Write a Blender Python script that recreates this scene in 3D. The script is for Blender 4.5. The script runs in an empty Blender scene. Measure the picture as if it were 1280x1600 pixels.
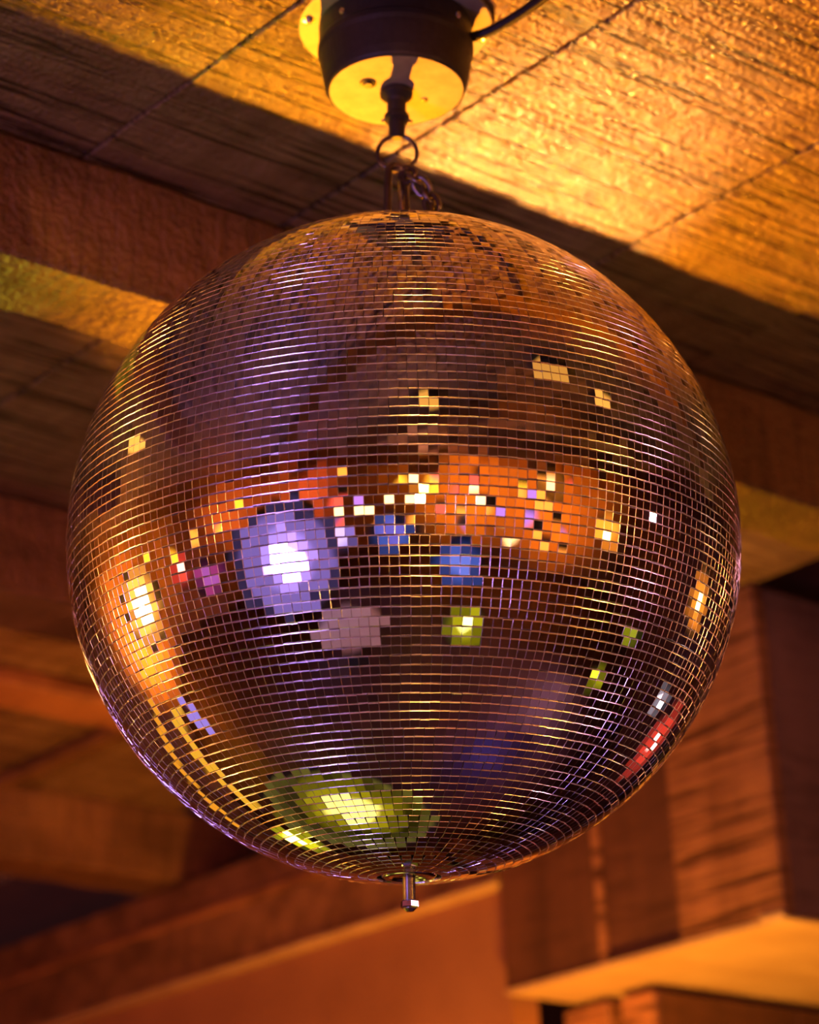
import bpy, bmesh, math, random
import numpy as np
from mathutils import Vector, Matrix, noise

# ------------------------------------------------------------------ frame of the place
# Z is up.  The building leans a little: its own axes are BA (along the beams),
# BB (along the ceiling planks) and BN (normal to the ceiling); base point under the ball.
SC = bpy.context.scene
COL = SC.collection
BALL = Vector((1.7916, 2.0804, 2.6600))
RAD = 0.375
BA = Vector((0.99968, 0.0, 0.0253)).normalized()
BB = Vector((0.0005, 0.99978, -0.0208)); BB = (BB - BA * BB.dot(BA)).normalized()
BN = BA.cross(BB)
BASE = Vector((BALL.x, BALL.y, 0.0))
BROT = Matrix((BA, BB, BN)).transposed()
def P(a, b, c):
    """building coordinates -> world"""
    return BASE + BA * a + BB * b + BN * c

# ------------------------------------------------------------------ camera
cd = bpy.data.cameras.new('camera')
cam = bpy.data.objects.new('camera', cd)
COL.objects.link(cam)
CX = Vector((0.7602, -0.6495, -0.0161))
CY = Vector((-0.2307, -0.2930, 0.9279))
CZ = Vector((-0.6074, -0.7016, -0.3726))
m = Matrix((CX, CY, CZ)).transposed().to_4x4()
m.translation = Vector((0, 0, 1.6))
cam.matrix_world = m
cd.sensor_fit = 'HORIZONTAL'
cd.sensor_width = 24.0
cd.lens = 24.0 * 4108.0 / 1280.0
cd.clip_start = 0.05
cd.clip_end = 100
cd.dof.use_dof = True
cd.dof.focus_distance = 2.72
cd.dof.aperture_fstop = 3.2
cd.dof.aperture_blades = 0
SC.camera = cam

# ------------------------------------------------------------------ world and exposure
wd = bpy.data.worlds.new('club_dark')
SC.world = wd
wd.use_nodes = True
bg = wd.node_tree.nodes['Background']
bg.inputs[0].default_value = (1.0, 0.30, 0.33, 1)
bg.inputs[1].default_value = 0.075
SC.view_settings.view_transform = 'Standard'
SC.view_settings.look = 'None'
SC.view_settings.exposure = 0.2
SC.view_settings.gamma = 1.0
SC.view_settings.use_curve_mapping = False
SC.cycles.caustics_reflective = False
SC.cycles.caustics_refractive = False
SC.cycles.sample_clamp_indirect = 6.0

# ------------------------------------------------------------------ lamps of the club, with added fills and glint spots
AMBER = (1.0, 0.36, 0.03)
WARM = (1.0, 0.50, 0.12)
ORANGE = (1.0, 0.27, 0.02)
RED = (1.0, 0.06, 0.03)
PURPLE = (0.46, 0.28, 1.0)
BLUE = (0.12, 0.22, 1.0)
YELLOW = (1.0, 0.80, 0.05)
GREEN = (0.42, 0.75, 0.03)

def spot(name, pos, target, color, power, size=60, blend=1.0, radius=0.05):
    ld = bpy.data.lights.new(name, 'SPOT')
    ld.energy = power
    ld.color = color
    ld.spot_size = math.radians(size)
    ld.spot_blend = blend
    ld.shadow_soft_size = radius
    o = bpy.data.objects.new(name, ld)
    COL.objects.link(o)
    o.location = pos
    o.rotation_euler = (Vector(target) - Vector(pos)).to_track_quat('-Z', 'Y').to_euler()
    return o

KEY = P(1.12, 1.62, 2.275)
spot('key_spot', KEY, P(0.54, 0.20, 3.34), (1.0, 0.30, 0.005), 560, 47, 1.0, 0.03)
spot('key_hot_spot', KEY, P(0.52, 0.17, 3.34), (1.0, 0.50, 0.15), 640, 18, 1.0, 0.03)  # second beam added to bleach the centre of the key pool
spot('fill_spot_amber', P(1.60, 1.30, 1.80), P(2.0, 1.5, 2.67), (1.0, 0.38, 0.03), 80, 110, 0.6, 0.05)
spot('wall_spot_orange', P(0.6, 1.9, 1.75), P(1.97, 2.6, 2.7), (1.0, 0.30, 0.025), 30, 90, 1.0, 0.08)
spot('beam_spot_green', P(-0.7, 1.61, 2.285), P(-0.16, 0.49, 3.16), (0.48, 0.62, 0.01), 120, 13, 0.8, 0.03)
spot('beam_spot_amber', P(1.5, 1.61, 2.285), P(1.36, 0.50, 3.16), (1.0, 0.46, 0.01), 60, 26, 0.9, 0.03)
spot('roof_spot_green', P(-0.25, 1.62, 2.275), P(-0.20, 0.05, 3.34), (0.75, 0.50, 0.01), 14, 26, 1.0, 0.03)
spot('far_spot_amber', P(-0.3, 1.0, 1.5), P(1.05, 2.22, 3.31), (1.0, 0.27, 0.02), 110, 15, 1.0, 0.04)
spot('far_spot_red', P(-1.5, 0.2, 1.3), P(1.7, 3.0, 3.1), (1.0, 0.12, 0.02), 130, 50, 1.0, 0.1)
spot('near_fill_red', P(-2.9, -4.3, 2.15), P(0.7, 0.41, 3.15), (1.0, 0.26, 0.18), 75, 80, 1.0, 0.08)  # added fill that lifts the dark beam sides
# spots added near the lamps so the tile edges show bright streaks
spot('glint_spot_amber', P(-2.72, -4.05, 2.37), BALL, (1.0, 0.42, 0.05), 260, 11, 0.4, 0.07)
spot('glint_spot_amber', P(1.50, -2.86, 2.28), BALL, (1.0, 0.42, 0.06), 150, 17, 0.4, 0.06)
spot('glint_spot_amber', P(-1.78, 2.00, 2.29), BALL, (1.0, 0.45, 0.07), 120, 18, 0.4, 0.07)
spot('glint_spot_violet', P(-2.55, -0.50, 1.72), BALL, (0.44, 0.25, 1.0), 80, 18, 0.4, 0.29)
spot('room_fill_violet', P(-2.3, -0.35, 1.95), P(0.9, 0.3, 3.0), (0.66, 0.30, 1.0), 24, 110, 1.0, 0.06)  # added violet fill standing in for the room's ambient light

# ------------------------------------------------------------------ material helpers
def new_mat(name):
    mt = bpy.data.materials.new(name)
    mt.use_nodes = True
    nt = mt.node_tree
    return mt, nt, nt.nodes['Principled BSDF']

def plain(name, color, rough=0.5, metal=0.0, spec=0.5, bump=0.0, bscale=80):
    mt, nt, b = new_mat(name)
    b.inputs['Base Color'].default_value = (*color, 1)
    b.inputs['Roughness'].default_value = rough
    b.inputs['Metallic'].default_value = metal
    b.inputs['Specular IOR Level'].default_value = spec
    tc = nt.nodes.new('ShaderNodeTexCoord')
    ns = nt.nodes.new('ShaderNodeTexNoise')
    ns.inputs['Scale'].default_value = bscale
    ns.inputs['Detail'].default_value = 4
    nt.links.new(tc.outputs['Object'], ns.inputs['Vector'])
    rp = nt.nodes.new('ShaderNodeValToRGB')
    rp.color_ramp.elements[0].color = (*[c * 0.75 for c in color], 1)
    rp.color_ramp.elements[1].color = (*[min(1, c * 1.2) for c in color], 1)
    rp.color_ramp.elements[0].position = 0.3
    rp.color_ramp.elements[1].position = 0.7
    nt.links.new(ns.outputs['Fac'], rp.inputs[0])
    nt.links.new(rp.outputs[0], b.inputs['Base Color'])
    if bump:
        bp = nt.nodes.new('ShaderNodeBump')
        bp.inputs['Strength'].default_value = bump
        bp.inputs['Distance'].default_value = 0.002
        nt.links.new(ns.outputs['Fac'], bp.inputs['Height'])
        nt.links.new(bp.outputs[0], b.inputs['Normal'])
    return mt

def emis(name, color, strength):
    mt, nt, b = new_mat(name)
    b.inputs['Base Color'].default_value = (0.02, 0.02, 0.02, 1)
    b.inputs['Emission Color'].default_value = (*color, 1)
    b.inputs['Emission Strength'].default_value = strength
    return mt

def wood(name, dark, light, saw=(4, 110, 110), grain=(1.2, 14, 14), dots=0.0, saw_bump=0.5, rough=0.5, spec=0.5, dot_scale=170):
    """rough-sawn timber: fibre colour, saw kerfs across the piece, splintery fuzz"""
    mt, nt, b = new_mat(name)
    N = nt.nodes.new
    L = nt.links.new
    tc = N('ShaderNodeTexCoord')
    oi = N('ShaderNodeObjectInfo')
    add = N('ShaderNodeVectorMath'); add.operation = 'ADD'
    sc = N('ShaderNodeVectorMath'); sc.operation = 'SCALE'
    cmb = N('ShaderNodeCombineXYZ')
    for k in range(3):
        L(oi.outputs['Random'], cmb.inputs[k])
    L(cmb.outputs[0], sc.inputs[0]); sc.inputs['Scale'].default_value = 13.7
    L(tc.outputs['Object'], add.inputs[0]); L(sc.outputs[0], add.inputs[1])
    def noise_at(scale3, detail=4, rough_=0.6):
        mp = N('ShaderNodeMapping'); mp.inputs['Scale'].default_value = scale3
        L(add.outputs[0], mp.inputs['Vector'])
        n = N('ShaderNodeTexNoise'); n.inputs['Scale'].default_value = 1.0
        n.inputs['Detail'].default_value = detail; n.inputs['Roughness'].default_value = rough_
        L(mp.outputs[0], n.inputs['Vector'])
        return n.outputs['Fac']
    g = noise_at(grain, 6)
    blot = noise_at((5, 5, 5), 3)
    s = noise_at(saw, 3, 0.7)
    fz = noise_at((dot_scale,) * 3, 2)
    mx = N('ShaderNodeMath'); mx.operation = 'MULTIPLY_ADD'
    L(g, mx.inputs[0]); mx.inputs[1].default_value = 0.6
    m2 = N('ShaderNodeMath'); m2.operation = 'MULTIPLY'; L(blot, m2.inputs[0]); m2.inputs[1].default_value = 0.4
    L(m2.outputs[0], mx.inputs[2])
    rp = N('ShaderNodeValToRGB')
    rp.color_ramp.elements[0].position = 0.36; rp.color_ramp.elements[0].color = (*dark, 1)
    rp.color_ramp.elements[1].position = 0.64; rp.color_ramp.elements[1].color = (*light, 1)
    L(mx.outputs[0], rp.inputs[0])
    # darker tone in the saw kerfs
    kr = N('ShaderNodeValToRGB')
    kr.color_ramp.elements[0].position = 0.40; kr.color_ramp.elements[0].color = (0.16, 0.11, 0.10, 1)
    kr.color_ramp.elements[1].position = 0.50; kr.color_ramp.elements[1].color = (1, 1, 1, 1)
    L(s, kr.inputs[0])
    ml = N('ShaderNodeMix'); ml.data_type = 'RGBA'; ml.blend_type = 'MULTIPLY'
    ml.inputs[0].default_value = saw_bump
    L(rp.outputs[0], ml.inputs[6]); L(kr.outputs[0], ml.inputs[7])
    L(ml.outputs[2], b.inputs['Base Color'])
    b.inputs['Roughness'].default_value = rough
    b.inputs['Specular IOR Level'].default_value = spec
    b1 = N('ShaderNodeBump'); b1.inputs['Strength'].default_value = saw_bump; b1.inputs['Distance'].default_value = 0.007
    L(s, b1.inputs['Height'])
    b2 = N('ShaderNodeBump'); b2.inputs['Strength'].default_value = dots; b2.inputs['Distance'].default_value = 0.010
    L(fz, b2.inputs['Height']); L(b1.outputs[0], b2.inputs['Normal'])
    L(b2.outputs[0], b.inputs['Normal'])
    return mt

M_CEIL = wood('rough_sawn_plank', (0.20, 0.11, 0.055), (0.37, 0.235, 0.125), saw=(3.0, 95, 30), grain=(14, 1.2, 14), dots=0.8, saw_bump=1.0, rough=0.25, spec=1.0, dot_scale=130)
M_BEAM = wood('dark_rough_beam', (0.11, 0.05, 0.026), (0.32, 0.16, 0.08), saw=(60, 9, 5), dots=1.0, saw_bump=0.35, rough=0.45, dot_scale=95)
M_BOARD = wood('shaded_board', (0.075, 0.030, 0.020), (0.15, 0.060, 0.036), saw=(5, 5, 40), grain=(14, 14, 1.2), dots=0.15, saw_bump=0.3, rough=0.5)  # darker copy of the board wood: shade put into the colour
M_BOARD_L = wood('lit_board', (0.26, 0.11, 0.05), (0.44, 0.20, 0.09), saw=(4, 3, 75), grain=(14, 14, 1.2), dots=0.15, saw_bump=0.9, rough=0.5)  # lighter copy of the board wood: lamplight put into the colour
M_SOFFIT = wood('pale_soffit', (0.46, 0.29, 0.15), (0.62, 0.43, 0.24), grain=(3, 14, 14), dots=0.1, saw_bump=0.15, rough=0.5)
M_WALL = wood('painted_wall', (0.27, 0.12, 0.06), (0.36, 0.17, 0.085), grain=(3, 3, 3), dots=0.1, saw_bump=0.1, rough=0.6)
M_GREY = wood('fill_lifted_board', (0.16, 0.085, 0.085), (0.26, 0.15, 0.15), saw=(5, 5, 40), grain=(14, 14, 1.2), dots=0.15, saw_bump=0.3, rough=0.6)  # paler board tone: missing fill light put into the colour
M_BACK = wood('back_wall_wood', (0.30, 0.18, 0.11), (0.55, 0.36, 0.24), grain=(8, 8, 1.0), dots=0.1, saw_bump=0.2, rough=0.6)
M_CURTAIN = plain('white_drape_cloth', (0.72, 0.70, 0.74), 0.8, bscale=4)
M_FLOOR = wood('dark_floor_wood', (0.04, 0.02, 0.016), (0.09, 0.045, 0.035), grain=(1, 10, 10), dots=0.05, saw_bump=0.1, rough=0.45)
M_BLACK = plain('black_plastic', (0.022, 0.019, 0.021), 0.45, bscale=120, bump=0.1)
M_RUBBER = plain('black_cable_rubber', (0.018, 0.016, 0.016), 0.5)
M_PLATE = plain('pale_steel_plate', (0.40, 0.34, 0.25), 0.5, 0.15, bscale=30, bump=0.05)
M_STEEL = plain('dark_steel', (0.13, 0.105, 0.105), 0.28, 0.9, bscale=90)
M_CHROME = plain('bright_steel', (0.62, 0.58, 0.58), 0.16, 1.0, bscale=60)
M_CORE = plain('ball_core_grout', (0.05, 0.028, 0.028), 0.6)

M_TILE, _nt, _b = new_mat('mirror_glass')
_b.inputs['Base Color'].default_value = (0.86, 0.82, 0.82, 1)
_b.inputs['Metallic'].default_value = 1.0
_b.inputs['Roughness'].default_value = 0.015
M_EDGE, _nt, _b = new_mat('cut_glass_edge')
_b.inputs['Base Color'].default_value = (0.95, 0.88, 0.88, 1)
_b.inputs['Metallic'].default_value = 1.0
_b.inputs['Roughness'].default_value = 0.22

# ------------------------------------------------------------------ mesh helpers
def link_mesh(name, me, mats, parent=None, mw=None):
    o = bpy.data.objects.new(name, me)
    for mt in (mats if isinstance(mats, (list, tuple)) else [mats]):
        if mt.name not in [x.name for x in me.materials if x]:
            me.materials.append(mt)
    COL.objects.link(o)
    if parent is not None:
        o.parent = parent
    if mw is not None:
        o.matrix_local = mw
    return o

def bm_obj(name, bm, mats, parent=None, mw=None, smooth=False):
    me = bpy.data.meshes.new(name)
    bmesh.ops.recalc_face_normals(bm, faces=bm.faces)
    bm.to_mesh(me); bm.free()
    if smooth:
        me.polygons.foreach_set('use_smooth', [True] * len(me.polygons))
    return link_mesh(name, me, mats, parent, mw)

def tag(o, label=None, cat=None, group=None, kind=None):
    if label: o['label'] = label
    if cat: o['category'] = cat
    if group: o['group'] = group
    if kind: o['kind'] = kind
    return o

def empty(name, mw):
    o = bpy.data.objects.new(name, None)
    o.empty_display_size = 0.1
    COL.objects.link(o)
    o.matrix_world = mw
    return o

def bmat(a, b, c):
    mm = BROT.to_4x4(); mm.translation = P(a, b, c); return mm

def timber(dx, dy, dz, axis=0, step=0.05, amp=0.002, ch=0.004, seed=0, bm=None, off=(0, 0, 0), mod=0):
    """sawn timber centred on off: chamfered section swept along axis with uneven edges"""
    bm = bm or bmesh.new()
    D = [dx, dy, dz]
    Ln = D[axis]
    o1, o2 = [(1, 2), (0, 2), (0, 1)][axis]
    w, h = D[o1] / 2, D[o2] / 2
    def side(p, q, n):
        return [(p[0] + (q[0] - p[0]) * k / n, p[1] + (q[1] - p[1]) * k / n) for k in range(n)]
    corners = [(-w + ch, -h), (w - ch, -h), (w, -h + ch), (w, h - ch), (w - ch, h), (-w + ch, h), (-w, h - ch), (-w, -h + ch)]
    prof = []
    for k in range(8):
        prof += side(corners[k], corners[(k + 1) % 8], 2 if k % 2 == 0 else 1)
    n = max(2, int(Ln / step) + 1)
    rings = []
    for i in range(n):
        t = -Ln / 2 + Ln * i / (n - 1)
        ring = []
        for (u, v) in prof:
            co = [0, 0, 0]
            co[axis] = t; co[o1] = u; co[o2] = v
            q = Vector(co)
            nv = noise.noise_vector(q * 9 + Vector((seed * 7.3, seed * 3.1, 0))) + 0.6 * noise.noise_vector(q * 31 + Vector((seed, 0, 5)))
            nv[axis] = 0
            ring.append(bm.verts.new(q + nv * amp + Vector(off)))
        rings.append(ring)
    k = len(prof)
    for i in range(n - 1):
        for j in range(k):
            bm.faces.new((rings[i][j], rings[i][(j + 1) % k], rings[i + 1][(j + 1) % k], rings[i + 1][j]))
    bm.faces.new(rings[0]); bm.faces.new(rings[-1][::-1])
    return bm

def boxbm(x0, x1, y0, y1, z0, z1, bevel=0.002, bm=None):
    bm = bm or bmesh.new()
    r = bmesh.ops.create_cube(bm, size=1.0)
    for v in r['verts']:
        v.co = Vector(((x0 + x1) / 2 + v.co.x * (x1 - x0), (y0 + y1) / 2 + v.co.y * (y1 - y0), (z0 + z1) / 2 + v.co.z * (z1 - z0)))
    if bevel:
        es = list({e for v in r['verts'] for e in v.link_edges})
        bmesh.ops.bevel(bm, geom=es, offset=bevel, segments=1, affect='EDGES')
    return bm

def lathe(profile, seg=48, bm=None, close=True):
    bm = bm or bmesh.new()
    rings = []
    for (r, z) in profile:
        if r < 1e-6:
            rings.append([bm.verts.new((0, 0, z))])
        else:
            rings.append([bm.verts.new((r * math.cos(2 * math.pi * k / seg), r * math.sin(2 * math.pi * k / seg), z)) for k in range(seg)])
    for A_, B_ in zip(rings, rings[1:]):
        for k in range(seg):
            k2 = (k + 1) % seg
            if len(A_) == 1 and len(B_) == 1: continue
            if len(A_) == 1: bm.faces.new((A_[0], B_[k2], B_[k]))
            elif len(B_) == 1: bm.faces.new((A_[k], A_[k2], B_[0]))
            else: bm.faces.new((A_[k], A_[k2], B_[k2], B_[k]))
    return bm

def tube(pts, r, seg=10, closed=False, bm=None, caps=True):
    bm = bm or bmesh.new()
    pts = [Vector(p) for p in pts]
    n = len(pts)
    rings = []
    up = Vector((0.123, 0.31, 0.94)).normalized()
    prev = None
    for i in range(n):
        if closed: t = pts[(i + 1) % n] - pts[i - 1]
        else: t = pts[min(i + 1, n - 1)] - pts[max(i - 1, 0)]
        t.normalize()
        if prev is None:
            u = t.cross(up); 
            if u.length < 1e-3: u = t.cross(Vector((1, 0, 0)))
        else:
            u = prev - t * prev.dot(t)
        u.normalize(); prev = u
        v = t.cross(u)
        rr = r[i] if isinstance(r, (list, tuple)) else r
        rings.append([bm.verts.new(pts[i] + (u * math.cos(2 * math.pi * k / seg) + v * math.sin(2 * math.pi * k / seg)) * rr) for k in range(seg)])
    m_ = n if closed else n - 1
    for i in range(m_):
        A_, B_ = rings[i], rings[(i + 1) % n]
        # closest rotation for closed seam
        sh = 0
        if closed and i == n - 1:
            sh = min(range(seg), key=lambda s: (A_[0].co - B_[s].co).length)
        for k in range(seg):
            bm.faces.new((A_[k], A_[(k + 1) % seg], B_[(k + 1 + sh) % seg], B_[(k + sh) % seg]))
    if not closed and caps:
        bm.faces.new(rings[0][::-1]); bm.faces.new(rings[-1])
    return bm

def smooth_path(pts, n=8):
    """Catmull-Rom through pts"""
    pts = [Vector(p) for p in pts]
    out = []
    for i in range(len(pts) - 1):
        p0, p1, p2, p3 = pts[max(i - 1, 0)], pts[i], pts[i + 1], pts[min(i + 2, len(pts) - 1)]
        for k in range(n):
            t = k / n
            out.append(0.5 * ((2 * p1) + (p2 - p0) * t + (2 * p0 - 5 * p1 + 4 * p2 - p3) * t * t + (3 * p1 - p0 - 3 * p2 + p3) * t ** 3))
    out.append(pts[-1])
    return out

# ------------------------------------------------------------------ the setting
CEIL = 3.3406
ceiling = tag(empty('ceiling', bmat(0, 0, CEIL)), kind='structure')
edges = [-5.6, -5.2, -4.78, -4.40, -3.97, -3.6, -3.17, -2.80, -2.36, -1.99, -1.56, -1.19, -0.80, -0.42, -0.04, 0.288, 0.732, 1.10, 1.405, 1.93]
rnd = random.Random(4)
drops = {13: 0.0, 14: 0.0025, 15: 0.0, 16: 0.004, 17: 0.0, 18: 0.006}
for i in range(len(edges) - 1):
    a0, a1 = edges[i], edges[i + 1]
    gl = 0.0038 if i == 15 else 0.0004
    gr = 0.0038 if i == 14 else 0.0004
    near = -1.0 < a0 < 1.9
    y0, y1 = (-1.9, 4.55) if near else (-6.0, 4.55)
    d = drops.get(i, rnd.uniform(0, 0.004))
    bm = timber(a1 - a0 - gl - gr, 6.45 if near else 10.55, 0.035, axis=1, step=0.03 if near else 0.25, amp=0.0012 if near else 0.002, ch=0.002, seed=i)
    pl = bm_obj('plank', bm, M_CEIL, ceiling, Matrix.Translation(((a0 + gl + a1 - gr) / 2, (y0 + y1) / 2, 0.0175 - d)))
    if near:
        bm = timber(a1 - a0 - gl - gr, 4.08, 0.035, axis=1, step=0.25, seed=i + 50)
        bm_obj('plank', bm, M_CEIL, ceiling, Matrix.Translation(((a0 + gl + a1 - gr) / 2, -1.91 - 2.04, 0.0175 - d)))
# roof deck above the boards (keeps the joints dark)
bm = boxbm(-5.7, 4.3, -6.1, 4.7, 0.045, 0.075, 0)
bm_obj('roof_deck', bm, M_BOARD, ceiling, Matrix())

floor = tag(bm_obj('floor', boxbm(-5.7, 4.3, -6.1, 4.7, -0.05, 0.0, 0), M_FLOOR, None, bmat(0, 0, 0)), kind='structure')
tag(bm_obj('wall_back', boxbm(-5.7, 4.3, -6.1, -6.0, 0.0, 3.38, 0), M_BACK, None, bmat(0, 0, 0)), kind='structure')
tag(bm_obj('wall_left', boxbm(-5.7, -5.6, -6.0, 4.6, 0.0, 3.38, 0), M_BACK, None, bmat(0, 0, 0)), kind='structure')
tag(bm_obj('wall_far', boxbm(-5.6, 1.97, 4.6, 4.7, 0.0, 3.38, 0), M_BACK, None, bmat(0, 0, 0)), kind='structure')
tag(bm_obj('wall_right', boxbm(1.955, 2.03, 1.82, 4.6, 0.0, 2.925, 0), M_WALL, None, bmat(0, 0, 0)), kind='structure')
tag(bm_obj('wall_side', boxbm(4.2, 4.3, -6.0, 4.6, 0.0, 3.38, 0), M_BOARD, None, bmat(0, 0, 0)), kind='structure')

# ceiling beams (local x along the beam)
def beam(label, a0, a1, b0, b1, c0, c1, seed, mat=M_BEAM, name='ceiling_beam', amp=0.0028, step=0.02):
    bm = timber(a1 - a0, b1 - b0, c1 - c0, 0, step, amp, 0.005, seed)
    o = bm_obj(name, bm, mat, None, bmat((a0 + a1) / 2, (b0 + b1) / 2, (c0 + c1) / 2))
    return tag(o, label, 'beam')
beam('dark rough-sawn timber ceiling beam nearest behind the mirror ball, its underside lit yellow-green', -1.4, 1.90, 0.412, 0.5555, 3.1605, 3.334, 1)
beam('second dark timber ceiling beam left of the ball, its underside dull olive', -1.2, 1.90, 1.447, 1.62, 3.1605, 3.334, 2)
beam('third timber ceiling beam low at left with red-lit side and greenish underside', -0.5, 2.17, 2.93, 3.085, 3.1605, 3.334, 3, step=0.03)
beam('thin shallow ceiling batten with an orange-lit edge between second and third beams', 0.2, 1.90, 2.215, 2.36, 3.296, 3.334, 4, M_BOARD_L, name='ceiling_batten', step=0.03)
bm = timber(0.045, 0.56, 0.022, 1, 0.03, 0.002, 0.003, 61)
tag(bm_obj('cover_batten', bm, M_BEAM, None, bmat(1.405, 2.645, 3.322)), 'short cover batten on the ceiling joint at lower left, before the third beam', 'batten')
for k, b in enumerate((-0.75, -1.85, -2.95, -4.05, -5.15)):
    o = beam('rough ceiling beam over the room, seen only in the mirror tiles', -5.5, 1.90, b, b + 0.145, 3.1605, 3.334, 10 + k, step=0.3)
    o['group'] = 'ceiling beams mirrored in the ball'
# header carrying the beams on the right wall: two stacked timbers with a lip
hd = empty('header_beam', bmat(1.915, 3.2, 2.914))
tag(hd, 'horizontal header timber at lower left carrying the ceiling beams above the orange wall', 'beam')
bm_obj('lower_timber', timber(0.10, 2.8, 0.140, 1, 0.04, 0.002, 0.004, 21), M_BEAM, hd, Matrix.Translation((0.050, 0.0, 0.070)))
bm_obj('upper_timber', timber(0.085, 2.8, 0.100, 1, 0.04, 0.003, 0.004, 22), M_BEAM, hd, Matrix.Translation((0.0575, 0.0, 0.192)))
bm_obj('lit_edge_board', timber(0.06, 2.8, 0.010, 1, 0.04, 0.001, 0.002, 24), M_SOFFIT, hd, Matrix.Translation((0.022, 0.0, -0.004)))  # pale board added so the header's underside looks lit
bm_obj('lip', timber(0.02, 2.8, 0.016, 1, 0.04, 0.001, 0.002, 23), M_BOARD_L, hd, Matrix.Translation((-0.006, 0.0, 0.140)))

# boxed bulkhead at lower right
bk = empty('boxed_bulkhead', bmat(1.915, 1.03, 2.673))
tag(bk, 'boxed wooden bulkhead of vertical boards at lower right with a bright orange underside', 'bulkhead')
def part(name, x0, x1, y0, y1, z0, z1, mat, seed, axis=2, amp=0.001, step=0.04, parent=bk):
    bm = timber(x1 - x0, y1 - y0, z1 - z0, axis, step, amp, 0.003, seed)
    return bm_obj(name, bm, mat, parent, Matrix.Translation(((x0 + x1) / 2, (y0 + y1) / 2, (z0 + z1) / 2)))
H = 0.655
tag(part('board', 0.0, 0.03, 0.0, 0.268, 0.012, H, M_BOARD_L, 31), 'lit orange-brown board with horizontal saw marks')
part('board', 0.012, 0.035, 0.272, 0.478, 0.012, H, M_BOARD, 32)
part('board', 0.006, 0.035, 0.482, 0.768, 0.012, H, M_BOARD, 33)
part('cover_strip', 0.0, 0.014, 0.470, 0.490, 0.012, H, M_BOARD_L, 36)
for k in range(5):
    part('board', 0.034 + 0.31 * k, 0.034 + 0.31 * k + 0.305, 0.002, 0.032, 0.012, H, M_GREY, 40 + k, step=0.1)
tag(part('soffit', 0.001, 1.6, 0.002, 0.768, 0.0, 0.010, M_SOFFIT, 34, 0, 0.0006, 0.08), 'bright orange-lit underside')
part('knot_chip', -0.004, 0.010, 0.004, 0.06, 0.004, 0.018, M_SOFFIT, 37, 1, 0.003, 0.012)

# posts below the bulkhead
def post(label, a, b, w, d, rot, seed, mat, c0=0.0, c1=2.657):
    bm = timber(w, d, c1 - c0, 2, 0.06, 0.0015, 0.004, seed)
    mm = bmat(a, b, (c0 + c1) / 2) @ Matrix.Rotation(rot, 4, 'Z')
    return tag(bm_obj('timber_post', bm, mat, None, mm), label, 'post')
pr = empty('pier', bmat(2.146, 1.555, 0))
tag(pr, 'boxed timber pier under the bright bulkhead soffit, dark on its right side', 'pier')
pr.matrix_world = bmat(2.11, 1.555, 0)
part('front_board', 0.0, 0.42, 0.0, 0.03, 0.0, 2.655, M_BOARD, 51, parent=pr, step=0.1)
part('front_board', 0.425, 0.9, 0.0, 0.03, 0.0, 2.655, M_BOARD, 52, parent=pr, step=0.1)
part('side_board', -0.012, 0.02, 0.004, 0.095, 0.0, 2.655, M_BOARD_L, 53, parent=pr, step=0.1)
part('core_post', 0.024, 0.86, 0.034, 0.095, 0.0, 2.655, M_BOARD, 54, parent=pr, step=0.2)
post('square orange-lit timber post under the bulkhead, left of the pier', 2.15, 1.760, 0.09, 0.13, 0, 55, M_BOARD_L)

# ------------------------------------------------------------------ mirror ball
random.seed(11)
TILT = Matrix.Rotation(math.radians(3.2), 4, Vector((0.7602, -0.6495, 0)))
bw_ = Matrix.Translation(BALL) @ TILT
ball = empty('mirror_ball', bw_)
tag(ball, 'large mirror ball of small square mirror tiles hanging in the centre', 'mirror ball')
core = lathe([(0, -0.3705)] + [(0.3705 * math.cos(t), 0.3705 * math.sin(t)) for t in np.linspace(-math.pi / 2, math.pi / 2, 60)[1:-1]] + [(0, 0.3705)], 96)
bm_obj('core', core, M_CORE, ball, smooth=True)

# one tile (unit: metres): face plus ground, rounded glass edges
TW = 0.00985
prof = [(0.5, 0.5, -0.0012)]
for k in range(6):
    w = math.pi / 2 * k / 5
    prof.append((0.5 - 0.026 * (1 - math.cos(w)), 0.5 - 0.082 * (1 - math.cos(w)), 0.0008 + 0.00125 * math.sin(w)))
tv, tf, tm = [], [], []
for (hx, hy, z) in prof:
    hx *= TW; hy *= TW
    tv += [(-hx, -hy, z), (hx, -hy, z), (hx, hy, z), (-hx, hy, z)]
for i in range(len(prof) - 1):
    for k in range(4):
        tf.append((4 * i + k, 4 * i + (k + 1) % 4, 4 * i + 4 + (k + 1) % 4, 4 * i + 4 + k)); tm.append(1)
n0 = 4 * (len(prof) - 1)
tf.append((n0, n0 + 1, n0 + 2, n0 + 3)); tm.append(0)
tile_me = bpy.data.meshes.new('mirror_tile')
tile_me.from_pydata(tv, [], tf)
tile_me.materials.append(M_TILE); tile_me.materials.append(M_EDGE)
tile_me.polygons.foreach_set('material_index', tm)
tile_me.polygons.foreach_set('use_smooth', [False] * len(tf))
tv = np.array(tv)
PITCH = 2 * math.pi * RAD / 236
rows = 117
rg = np.random.default_rng(5)
mats_ = []
band_n, phase = 0, 0
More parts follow.
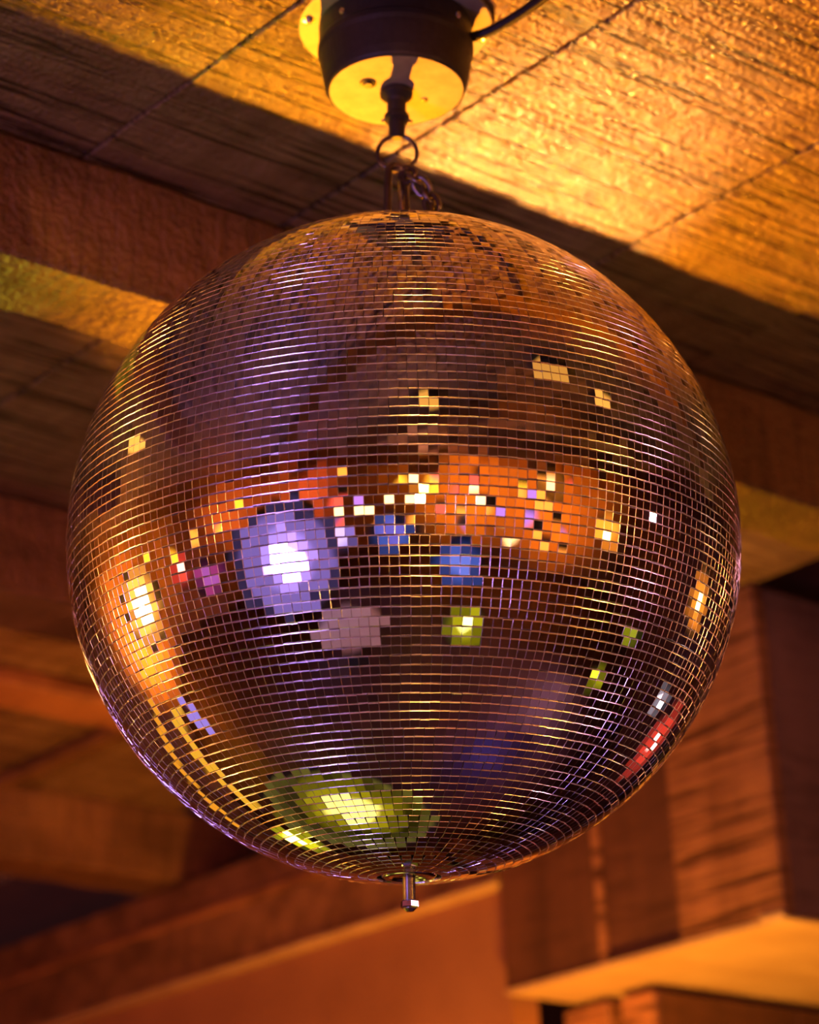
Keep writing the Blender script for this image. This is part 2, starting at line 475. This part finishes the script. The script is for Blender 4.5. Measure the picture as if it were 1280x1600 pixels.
for i in range(rows):
    th = (i - (rows - 1) / 2) * PITCH / RAD * 1.0
    if abs(th) > math.pi / 2 - 0.085: continue
    if i % 4 == 0 or band_n == 0:
        band_n = int(round(2 * math.pi * RAD * math.cos(th + (1.5 * PITCH / RAD if abs(th + 1.5 * PITCH / RAD) < 1.45 else 0)) / PITCH))
        phase = rg.uniform(0, 2 * math.pi)
        bt, bu = rg.normal(0, 0.35, 2)
    wx = 2 * math.pi * RAD * math.cos(th) / band_n / PITCH
    wx = min(1.02, max(0.80, wx))
    rp_ = rg.normal(0, 0.16)
    jr = rg.normal(0, 1, (band_n, 6))
    # sheets of tiles a few columns wide tilt together
    sheet = np.repeat(rg.normal(0, 0.28, (band_n // 5 + 2, 2)), 5, axis=0)
    for k in range(band_n):
        ph = phase + 2 * math.pi * k / band_n + jr[k, 0] * 0.00035
        t2 = th + jr[k, 1] * 0.00045
        n_ = np.array([math.cos(t2) * math.cos(ph), math.cos(t2) * math.sin(ph), math.sin(t2)])
        e_ = np.array([-math.sin(ph), math.cos(ph), 0.0])
        u_ = np.cross(n_, e_)
        pos = n_ * (RAD - 0.0020)
        ax, ay = math.radians(jr[k, 2] * 0.28 + rp_ + sheet[k, 0]), math.radians(jr[k, 3] * 0.32 + sheet[k, 1])
        nn = n_ + u_ * ax + e_ * ay; nn /= np.linalg.norm(nn)
        ee = e_ - nn * (e_ @ nn); ee /= np.linalg.norm(ee)
        rz = math.radians(jr[k, 4] * 0.9)
        uu = np.cross(nn, ee)
        e2 = ee * math.cos(rz) + uu * math.sin(rz); u2 = np.cross(nn, e2)
        mats_.append((np.stack([e2 * wx, u2, nn], 1), pos + nn * jr[k, 5] * 0.00010))
Rm = np.array([q[0] for q in mats_]); Tm = np.array([q[1] for q in mats_])
toc = (bw_.inverted() @ Vector((0, 0, 1.6)))
toc = np.array(toc); vd = toc[None, :] - Tm; vd /= np.linalg.norm(vd, axis=1)[:, None]
facing = np.einsum('ij,ij->i', vd, Rm[:, :, 2])
order = np.argsort(-facing)
single = order[:300]; rest = order[300:]
for q in single:
    o = bpy.data.objects.new('mirror_tile', tile_me)
    COL.objects.link(o)
    o.parent = ball
    mm = Matrix.Identity(4)
    for r in range(3):
        for c in range(3): mm[r][c] = float(Rm[q][r, c])
        mm[r][3] = float(Tm[q][r])
    o.matrix_local = mm
V = np.einsum('nij,vj->nvi', Rm[rest], tv) + Tm[rest][:, None, :]
nvt, nft = len(tv), len(tf)
nR = len(rest)
me = bpy.data.meshes.new('mirror_tiles')
me.vertices.add(nR * nvt); me.vertices.foreach_set('co', V.astype(np.float32).ravel())
lp = (np.array(tf)[None] + (np.arange(nR) * nvt)[:, None, None]).astype(np.int32).ravel()
me.loops.add(len(lp)); me.loops.foreach_set('vertex_index', lp)
me.polygons.add(nR * nft); me.polygons.foreach_set('loop_start', np.arange(nR * nft, dtype=np.int32) * 4)
me.materials.append(M_TILE); me.materials.append(M_EDGE)
me.polygons.foreach_set('material_index', np.tile(np.array(tm, dtype=np.int32), nR))
me.polygons.foreach_set('use_smooth', np.zeros(nR * nft, dtype=bool))
me.update(calc_edges=True); me.validate()
o = bpy.data.objects.new('mirror_tiles', me); COL.objects.link(o); o.parent = ball
tag(o, kind='stuff')

bm_obj('bottom_cap', lathe([(0.0, -0.3722), (0.018, -0.3722), (0.0185, -0.3742), (0.027, -0.3732), (0.0295, -0.3715), (0.030, -0.366)], 48), M_CHROME, ball, smooth=True)
rod = [(0.0, -0.366)]
z = -0.368
while z > -0.406:
    rod += [(0.0062, z), (0.0072, z - 0.0009), (0.0062, z - 0.0018)]; z -= 0.0018
rod += [(0.004, z - 0.002), (0.0, z - 0.0025)]
rd = bm_obj('threaded_rod', lathe(rod, 20), M_CHROME, ball)
bm_obj('nut', lathe([(0.0, -0.398), (0.0095, -0.398), (0.0100, -0.399), (0.0100, -0.4045), (0.0093, -0.4058), (0.0, -0.4058)], 6), M_CHROME, rd)
bm_obj('top_cap', lathe([(0.0, 0.379), (0.026, 0.379), (0.032, 0.376), (0.034, 0.366)], 48), M_STEEL, ball, smooth=True)
eye = [(0.013 * math.cos(t), 0, 0.392 + 0.013 * math.sin(t)) for t in np.linspace(0, 2 * math.pi, 29)[:-1]]
ecr = Matrix.Rotation(math.radians(50), 4, 'Z')
bm_obj('eye_bolt', tube([ecr @ Vector(p) for p in eye], 0.0032, 10, True), M_STEEL, ball, smooth=True)

# ------------------------------------------------------------------ motor on the ceiling
AX = BALL.copy(); ZT = 3.345
mo = empty('mirror_ball_motor', Matrix.Translation((AX.x, AX.y, 3.2475)))
tag(mo, 'black round mirror ball motor with pale base plate fixed to the plank ceiling', 'motor')
bm_obj('housing', lathe([(0.0800, 0.004), (0.0800, 0.0004), (0.0812, -0.0004), (0.0835, 0.0012), (0.0850, 0.0045), (0.0872, 0.014), (0.0925, 0.046), (0.0945, 0.052), (0.0945, 0.058), (0.0925, 0.062), (0.0930, 0.088), (0.0, 0.088)], 72), M_BLACK, mo, smooth=False)
bm_obj('base_plate', lathe([(0.0, 0.0), (0.0805, 0.0), (0.0805, 0.003), (0.0, 0.003)], 72), M_PLATE, mo)
fl = bm_obj('flange', lathe([(0.0, 0.088), (0.117, 0.088), (0.1185, 0.0895), (0.1185, 0.0925), (0.0, 0.0925)], 72), M_PLATE, mo)
RT = Vector((0.7602, -0.6495, 0)).normalized(); FW = Vector((0.6495, 0.7602, 0)).normalized()
def scr(parent, pos, r=0.0055, axis_m=Matrix()):
    bm = lathe([(0.0, -0.0032), (r * 0.35, -0.0030), (r * 0.38, -0.0022), (r * 0.8, -0.0026), (r, -0.001), (r * 1.02, 0.001), (r * 1.7, 0.0012), (r * 1.7, 0.0025), (0, 0.0025)], 20)
    return bm_obj('screw', bm, M_CHROME, parent, Matrix.Translation(pos) @ axis_m)
for ang in (12, 100, 192, 282):
    dv = RT * math.cos(math.radians(ang)) + FW * math.sin(math.radians(ang))
    scr(mo, dv * 0.1065 + Vector((0, 0, 0.0865)), 0.0045)
for (u, v) in ((-0.66, -0.72), (0.8, -0.6)):
    dv = (RT * u + FW * v).normalized()
    q = dv.to_track_quat('-Z', 'Y').to_matrix().to_4x4()
    scr(mo, dv * 0.0925 + Vector((0, 0, 0.0705)), 0.0042, q)
# bolt hole with bolt in the plate, and shaft with swivel
hp = RT * -0.034 + FW * -0.020
bm_obj('bolt', lathe([(0.0, -0.0035), (0.005, -0.0035), (0.006, -0.002), (0.010, -0.0012), (0.010, 0.0), (0, 0.0)], 24), M_BLACK, mo, Matrix.Translation(hp))
bm_obj('bolt', lathe([(0.0, -0.0012), (0.004, -0.001), (0.0045, 0.0), (0, 0.0)], 20), M_STEEL, mo, Matrix.Translation(RT * 0.034 + FW * 0.02))
bm_obj('shaft', lathe([(0.0185, 0.001), (0.0200, -0.002), (0.0195, -0.007), (0.0125, -0.013), (0.0115, -0.016), (0.0115, -0.030), (0.0150, -0.034), (0.0152, -0.040), (0.0100, -0.043), (0.0095, -0.062), (0.006, -0.065), (0, -0.065)], 28), M_BLACK, mo, smooth=False)
bm_obj('cotter_pin', tube([RT * -0.018 + Vector((0, 0, -0.0405)), RT * -0.009 + Vector((0, 0, -0.037)), RT * 0.009 + Vector((0, 0, -0.037)), RT * 0.0185 + Vector((0, 0, -0.042))], 0.0018, 8), M_CHROME, mo, smooth=True)

# power cable from the motor along the ceiling
c0 = Vector((AX.x, AX.y, 0)) + RT * 0.086 - FW * 0.010 + Vector((0, 0, 3.314))
pts = [c0, c0 + RT * 0.03 - FW * 0.016 + Vector((0, 0, 0.001)), c0 + RT * 0.075 - FW * 0.058 + Vector((0, 0, 0.006)), c0 + RT * 0.125 - FW * 0.12 + Vector((0, 0, 0.012)), c0 + RT * 0.22 - FW * 0.25 + Vector((0, 0, 0.02)), c0 + RT * 0.34 - FW * 0.42 + Vector((0, 0, 0.024))]
sp = smooth_path(pts, 10)
cb = bm_obj('power_cable', tube(sp, 0.0064, 12), M_RUBBER, None, None, True)
tag(cb, 'black power cable running from the motor up to the top edge', 'cable')

# ring, carabiner, safety chain
RZ = 3.2475 - 0.065
view = Vector((0.6495, 0.7602, 0.0))
def ring_pts(cen, r, ux, uz, n=40, sx=1.0, sz=1.0):
    return [Vector(cen) + ux * (r * sx * math.cos(2 * math.pi * k / n)) + uz * (r * sz * math.sin(2 * math.pi * k / n)) for k in range(n)]
RCEN = Vector((AX.x, AX.y, RZ - 0.0195))
rg_ = bm_obj('split_ring', tube(ring_pts(RCEN, 0.0235, RT, Vector((0, 0, 1))), 0.0026, 10, True), M_STEEL, None, None, True)
tag(rg_, 'round steel ring hanging from the motor shaft above the snap hook', 'ring')
ctop = RCEN.z - 0.0215
def link_outline(w_top, w_bot, h, n=14):
    """closed rounded loop hanging from 0 down to -h; width w"""
    out = []
    for k in range(n + 1):
        t = math.pi * k / n
        out.append((w_top / 2 * math.cos(t), -w_top / 2 + w_top / 2 * math.sin(t)))
    for k in range(1, 6):
        f = k / 6
        out.append((-(w_top / 2 + (w_bot - w_top) / 2 * f), -w_top / 2 - (h - w_top / 2 - w_bot / 2) * f))
    for k in range(n + 1):
        t = math.pi + math.pi * k / n
        out.append((w_bot / 2 * math.cos(t), -h + w_bot / 2 + w_bot / 2 * math.sin(t)))
    for k in range(1, 6):
        f = k / 6
        out.append((w_bot / 2 + (w_top - w_bot) / 2 * f, -h + w_bot / 2 + (h - w_top / 2 - w_bot / 2) * f))
    return out
hk = empty('snap_hook', Matrix.Translation((AX.x, AX.y, ctop)))
tag(hk, 'steel snap hook joining the round ring to the top of the mirror ball', 'hook')
HX = (RT * 0.94 + FW * 0.34).normalized()
bm_obj('hook_body', tube([HX * (x - 0.002) + Vector((0, 0, z + 0.004)) for x, z in link_outline(0.020, 0.027, 0.125)], 0.0046, 12, True), M_STEEL, hk, None, True)
bm_obj('gate', tube([HX * 0.004 + Vector((0, 0, -0.018)), HX * 0.0045 - FW * 0.003 + Vector((0, 0, -0.05)), HX * 0.005 - FW * 0.003 + Vector((0, 0, -0.09))], 0.0038, 12), M_CHROME, hk, None, True)
bm_obj('rivet', tube([HX * 0.006 - FW * 0.008 + Vector((0, 0, -0.088)), HX * 0.006 + FW * 0.006 + Vector((0, 0, -0.088))], 0.0026, 12), M_CHROME, hk, None, True)

ch = empty('safety_chain', Matrix.Translation((AX.x, AX.y, ctop)))
tag(ch, 'short black steel safety chain bunched right of the snap hook on the ball', 'chain')
cpath = smooth_path([RT * 0.008 + Vector((0, 0, -0.006)), RT * 0.020 - FW * 0.008 + Vector((0, 0, -0.018)), RT * 0.036 - FW * 0.004 + Vector((0, 0, -0.040)),
                     RT * 0.044 + Vector((0, 0, -0.068)), RT * 0.038 + FW * 0.01 + Vector((0, 0, -0.084)), RT * 0.026 + FW * 0.010 + Vector((0, 0, -0.094))], 12)
cum = [0]
for q, r in zip(cpath, cpath[1:]): cum.append(cum[-1] + (r - q).length)
def at_len(s):
    for i in range(len(cum) - 1):
        if cum[i + 1] >= s:
            f = (s - cum[i]) / (cum[i + 1] - cum[i]); return cpath[i].lerp(cpath[i + 1], f)
    return cpath[-1]
nl = int(cum[-1] / 0.0128)
for k in range(nl):
    q0, q1 = at_len(k * 0.0128), at_len((k + 1) * 0.0128)
    t = (q1 - q0).normalized(); cen = (q0 + q1) / 2
    s1 = t.cross(FW).normalized(); s2 = t.cross(s1).normalized()
    sd = s1 * math.cos(0.5 + k * math.pi / 2) + s2 * math.sin(0.5 + k * math.pi / 2)
    pt = []
    for j in range(22):
        w = 2 * math.pi * j / 22
        pt.append(cen + t * (0.0115 * math.copysign(abs(math.cos(w)) ** 0.8, math.cos(w))) + sd * (0.0085 * math.copysign(abs(math.sin(w)) ** 0.8, math.sin(w))))
    bm_obj('link', tube(pt, 0.0034, 8, True), M_STEEL, ch, None, True)
q = [(0.030, 0.010, -0.086), (0.046, 0.012, -0.080), (0.064, 0.016, -0.090), (0.080, 0.020, -0.104)]
bm_obj('shackle', tube(smooth_path([RT * x + FW * y + Vector((0, 0, z)) for x, y, z in q], 8), 0.0024, 8), M_CHROME, ch, None, True)
bm_obj('shackle', tube(smooth_path([RT * x + FW * y + Vector((0, 0, z - 0.008)) for x, y, z in q], 8), 0.0018, 8), M_CHROME, ch, None, True)

# ------------------------------------------------------------------ what the ball sees: coloured lamps, plus added bulbs, glows and a table
M_CAN = plain('black_lamp_housing', (0.02, 0.02, 0.022), 0.4)
BC = Vector((0.067, -0.055, 2.659))
def stage_lamp(label, pos, color, core_r, core_e, rim_r, rim_e, rimcol=None, aim=None, snoot=0.12):
    """par can: barrel, yoke, hot lamp core and dimmer glow rings for a haze halo; pos in building coordinates"""
    w = P(*pos)
    d = ((Vector(aim) if aim else BALL) - w).normalized()
    q = d.to_track_quat('Z', 'Y').to_matrix().to_4x4(); q.translation = w
    r = empty('stage_lamp', q)
    tag(r, label, 'lamp', 'stage lamps mirrored in the ball')
    R_ = rim_r
    bm_obj('barrel', lathe([(0, -R_ * 1.5), (R_ * 0.7, -R_ * 1.45), (R_ * 0.8, -R_ * 0.9), (R_ * 1.06, -R_ * 0.3), (R_ * 1.06, snoot), (R_ * 1.03, snoot), (R_ * 1.0, -0.004)], 28), M_CAN, r, smooth=False)
    rm_ = core_r + (R_ - core_r) * 0.5
    bm_obj('halo_ring', lathe([(core_r, 0.0), (rm_, 0.002)], 28), emis('halo_ring_glow', rimcol or color, rim_e * 1.3), r)  # glowing rings added to imitate a haze halo around the lens
    bm_obj('halo_rim', lathe([(rm_, 0.002), (R_, 0.004)], 28), emis('halo_rim_glow', rimcol or color, rim_e * 0.5), r)
    bm_obj('lens', lathe([(0, 0.006), (core_r * 0.7, 0.004), (core_r, 0.0)], 28), emis('lamp_glow', color, core_e), r)
    bm_obj('yoke', tube([Vector((R_ * 1.15 * math.cos(t), 0, -R_ * 0.3 - R_ * 1.5 * math.sin(t))) for t in np.linspace(0, math.pi, 15)], R_ * 0.06, 8), M_CAN, r)
    return r
stage_lamp('big amber-white stage lamp mirrored at left of the ball', (-2.05, 2.37, 2.25), (1, .55, .18), .24, 9, .50, 1.8, (1, .36, .05))
stage_lamp('red stage lamp mirrored left of the purple glow', (-3.55, 1.9, 2.12), (1, .35, .25), .13, 4, .27, 1.2, RED)
stage_lamp('magenta stage lamp mirrored under the red one', (-3.30, 1.1, 1.75), (.55, .12, .55), .16, .8, .3, .45, (.6, .06, .3))
stage_lamp('large violet-white stage lamp mirrored left of centre', (-3.60, -0.65, 1.40), (.80, .62, 1), .24, 7.0, 1.02, .95, PURPLE, snoot=0.6)
stage_lamp('pale violet stage lamp mirrored beside the large violet one', (-4.7, -2.6, 1.15), (.62, .45, 1), .22, 1.6, .42, .5, PURPLE)
stage_lamp('deep blue stage lamp mirrored right of the violet glow', (-3.45, -3.5, 1.25), (.22, .18, .9), .3, .7, .55, .34, BLUE)
stage_lamp('small amber lamp mirrored above centre', (-3.0, -4.45, 2.34), (1, .48, .06), .15, 16, .34, 1.0, ORANGE)
stage_lamp('amber lamp mirrored high at the right', (0.5, -4.55, 2.80), (1, .4, .15), .12, 4, .32, .6, ORANGE)
stage_lamp('strong amber lamp mirrored at right of the ball', (1.61, -3.17, 2.24), (1, .45, .08), .15, 22, .30, 1.6, ORANGE)
stage_lamp('amber lamp mirrored at the far right rim', (2.95, -.85, 2.46), (1, .5, .12), .13, 14, .30, 1.0, ORANGE)
stage_lamp('blue stage lamp mirrored right of centre', (-1.29, -3.36, .93), (.2, .27, 1), .19, .8, .46, .36, BLUE)
stage_lamp('yellow stage lamp mirrored below centre', (-.53, -1.86, .80), (1, .88, .2), .085, 5, .26, .42, (.8, .7, .01))
stage_lamp('yellow-green stage lamp mirrored low at right', (1.62, -1.44, .96), (.9, .8, .03), .08, 1.6, .16, .4, (.7, .65, .01))
stage_lamp('small yellow-green lamp mirrored beside the low right one', (2.03, -1.76, 1.44), (.6, .6, .03), .06, .6, .17, .28, (.6, .6, .01))
stage_lamp('small white lamp mirrored at the lower right rim', (2.66, -.37, 1.66), (1, .85, 1), .06, 8, .16, .35, (.6, .5, .6))
stage_lamp('small red lamp mirrored at the lower right rim', (2.67, .35, 1.87), (1, .35, .3), .07, 8, .35, .6, RED)
stage_lamp('broad yellow floor lamp mirrored at the bottom of the ball', (.22, 1.03, .52), (1, .85, .16), .28, 2.0, .55, .30, (.85, .68, .01), aim=BALL + Vector((0, 0, .2)), snoot=0.7)
stage_lamp('yellow-green lamp mirrored at the lower left rim', (.69, 1.95, 1.22), (1, .95, .15), .11, 8, .22, .8, (.8, .75, .01))

def light_tube(label, p0, p1, r, color, e):
    a_, b_ = P(*p0), P(*p1)
    root = empty('light_tube', Matrix.Translation(a_))
    tag(root, label, 'lamp', 'light tubes mirrored in the ball')
    d = b_ - a_
    bm_obj('glass_tube', tube([d * (k / 6) for k in range(7)], r, 14), emis('tube_glow', color, e), root, None, True)
    for t in (-0.02, 1.0):
        bm_obj('end_cap', tube([d * t, d * (t + 0.02)], r * 1.2, 14), M_CAN, root)
light_tube('violet light tube mirrored at the lower left', (-1.32, 2.23, 1.35), (-1.12, 2.28, .75), .10, (.45, .3, 1), .8)
light_tube('glow tube in place of an orange-lit post mirrored at the lower left', (-1.05, 2.40, 1.40), (.2, 2.40, .85), .09, (1, .5, .03), .9)  # orange tubes are added glows imitating lamplit timbers
light_tube('long glow tube in place of an orange-lit timber mirrored along the lower left rim', (-.84, 2.65, 1.73), (.9, 2.6, 1.7), .08, (1, .38, .02), .9)

# bulbs invented to scatter colour sparkles over the mirror tiles
M_BULB = [emis('bulb_glow', c, e) for c, e in (((1, .28, .03), 2.2), ((1, .09, .05), 1.8), ((1, .55, .2), 4), ((.55, .22, .8), 1.3), ((1, .4, .02), 2.5))]
bulb_me = []
for mt in M_BULB:
    me = bpy.data.meshes.new('bulb_glass')
    bm = lathe([(0, -.085), (.04, -.075), (.055, -.05), (.045, -.02), (.025, 0), (0, 0)], 14)
    bm.to_mesh(me); bm.free(); me.materials.append(mt); bulb_me.append(me)
sock_me = bpy.data.meshes.new('socket')
bm = lathe([(0, 0.05), (.022, .05), (.028, 0), (0, 0)], 12); bm.to_mesh(sock_me); bm.free(); sock_me.materials.append(M_CAN)
rb = random.Random(8)
bulb_at = []
lamp_at = [o.matrix_world.translation.copy() for o in SC.objects if o.name.startswith('stage_lamp')]
def add_sparkle(az, elev, dist):
    a, e = math.radians(az), math.radians(elev)
    q = BC + Vector((math.cos(a) * math.cos(e), math.sin(a) * math.cos(e), math.sin(e))) * dist
    k = rb.randrange(5)
    if any((P(*q) - w).length < 0.95 for w in lamp_at) or (P(*q) - P(-3.1, -0.56, 1.6)).length < 1.25 or any((P(*q) - w).length < 0.27 for w in bulb_at): return
    bulb_at.append(P(*q))
    r = empty('sparkle_bulb', Matrix.Translation(P(*q)) @ Matrix.Scale(rb.uniform(1.1, 2.0), 4))
    tag(r, ('orange', 'red', 'pale amber', 'violet', 'yellow')[k] + ' bulb added for sparkle in the band across the ball', 'bulb', ('orange', 'red', 'pale amber', 'violet', 'yellow')[k] + ' bulbs added for sparkle in the ball')
    for nm, me in (('bulb_glass', bulb_me[k]), ('socket', sock_me)):
        o = bpy.data.objects.new(nm, me); COL.objects.link(o); o.parent = r
for k in range(150):
    az = rb.uniform(-178, -50)
    add_sparkle(az, rb.uniform(-16, 3), rb.uniform(3.0, 3.7))
for k in range(70):
    add_sparkle(rb.uniform(120, 178), rb.uniform(-10, 1), rb.uniform(3.0, 4.3))

# pale round table, added to mirror as a grey patch
tb = empty('patch_table', bmat(-1.9, -0.95, 0))
tag(tb, 'pale round table added to mirror as a grey patch in the ball', 'table')
bm_obj('table_top', lathe([(0, .72), (.54, .72), (.55, .73), (.55, .745), (.54, .75), (0, .75)], 48), M_CURTAIN, tb)
bm_obj('column', lathe([(.03, .02), (.03, .72)], 16), M_CAN, tb)
bm_obj('foot', lathe([(0, .0), (.24, .0), (.24, .012), (.04, .03), (0, .03)], 32), M_CAN, tb)
# amber glows added in place of lamplit patches on the room's ceiling
def ceiling_glow(label, a, b, r, e):
    root = empty('ceiling_glow', bmat(a, b, 3.345))
    tag(root, label, 'lamp', 'added ceiling glows mirrored in the ball')
    bm_obj('base', lathe([(r * 1.15, 0), (r * 1.15, -.03), (r * 1.02, -.035), (r * 1.0, -.02), (0, -.02)], 32), M_CAN, root)
    bm_obj('diffuser', lathe([(r * 1.0, -.021), (r * .9, -.05), (r * .5, -.07), (0, -.075)], 32), emis('diffuser_glow', (1, .42, .06), e), root, None, True)
ceiling_glow('added amber ceiling glow mirrored in the upper right of the ball', .19, -1.14, .12, .7)
ceiling_glow('smaller added amber ceiling glow mirrored beside the upper right one', .62, -1.32, .09, 1.2)
ceiling_glow('added amber ceiling glow mirrored above the middle of the ball', -.78, -1.42, .10, .9)
ceiling_glow('added amber ceiling glow mirrored at the left of the ball', -.98, .79, .12, 1.6)
# washes on the walls behind the camera
spot('wash_orange_back', P(-2.2, -3.6, 1.2), P(-2.6, -6, 2.6), (1, .26, .01), 700, 120, 1.0, .05)
spot('wash_orange_back', P(0.8, -3.6, 1.2), P(0.8, -6, 2.6), (1, .24, .01), 700, 120, 1.0, .05)
spot('wash_red_left', P(-4.3, -2.4, 2.55), P(-5.6, -1.9, 2.8), (1, .15, .04), 110, 140, 1.0, .03)
spot('wash_red_left', P(-4.3, 1.0, 2.55), P(-5.6, 0.5, 2.8), (1, .20, .03), 110, 140, 1.0, .03)
spot('wash_purple_left', P(-3.2, -0.8, 1.8), P(-5.6, -1.0, .9), (.45, .25, 1), 120, 80, 1.0, .05)
spot('wash_orange_far', P(-2.4, 3.0, 1.2), P(-3.0, 4.6, 1.9), (1, .28, .02), 900, 130, 1.0, .05)
spot('table_wash_violet', P(-2.6, -1.9, 2.6), P(-1.9, -0.95, .75), (.7, .5, .75), 22, 40, 1.0, .05)
spot('floor_wash_amber', P(-1.2, 3.2, 2.0), P(-.9, 3.4, 0), (1, .42, .02), 120, 90, 1.0, .05)
spot('floor_wash_yellow', P(0.3, 1.4, 1.6), P(.2, 1.0, 0), (.85, .65, .02), 40, 90, 1.0, .05)
spot('floor_wash_violet', P(1.2, -.6, 1.3), P(1.2, -.6, 0), (.25, .15, 1), 30, 110, 1.0, .05)
spot('floor_fill_rose', P(3.2, -3.2, 2.9), P(-.6, .2, 0), (1, .38, .6), 320, 70, 1.0, .05)  # added fill raising the dark tone mirrored in the lower ball
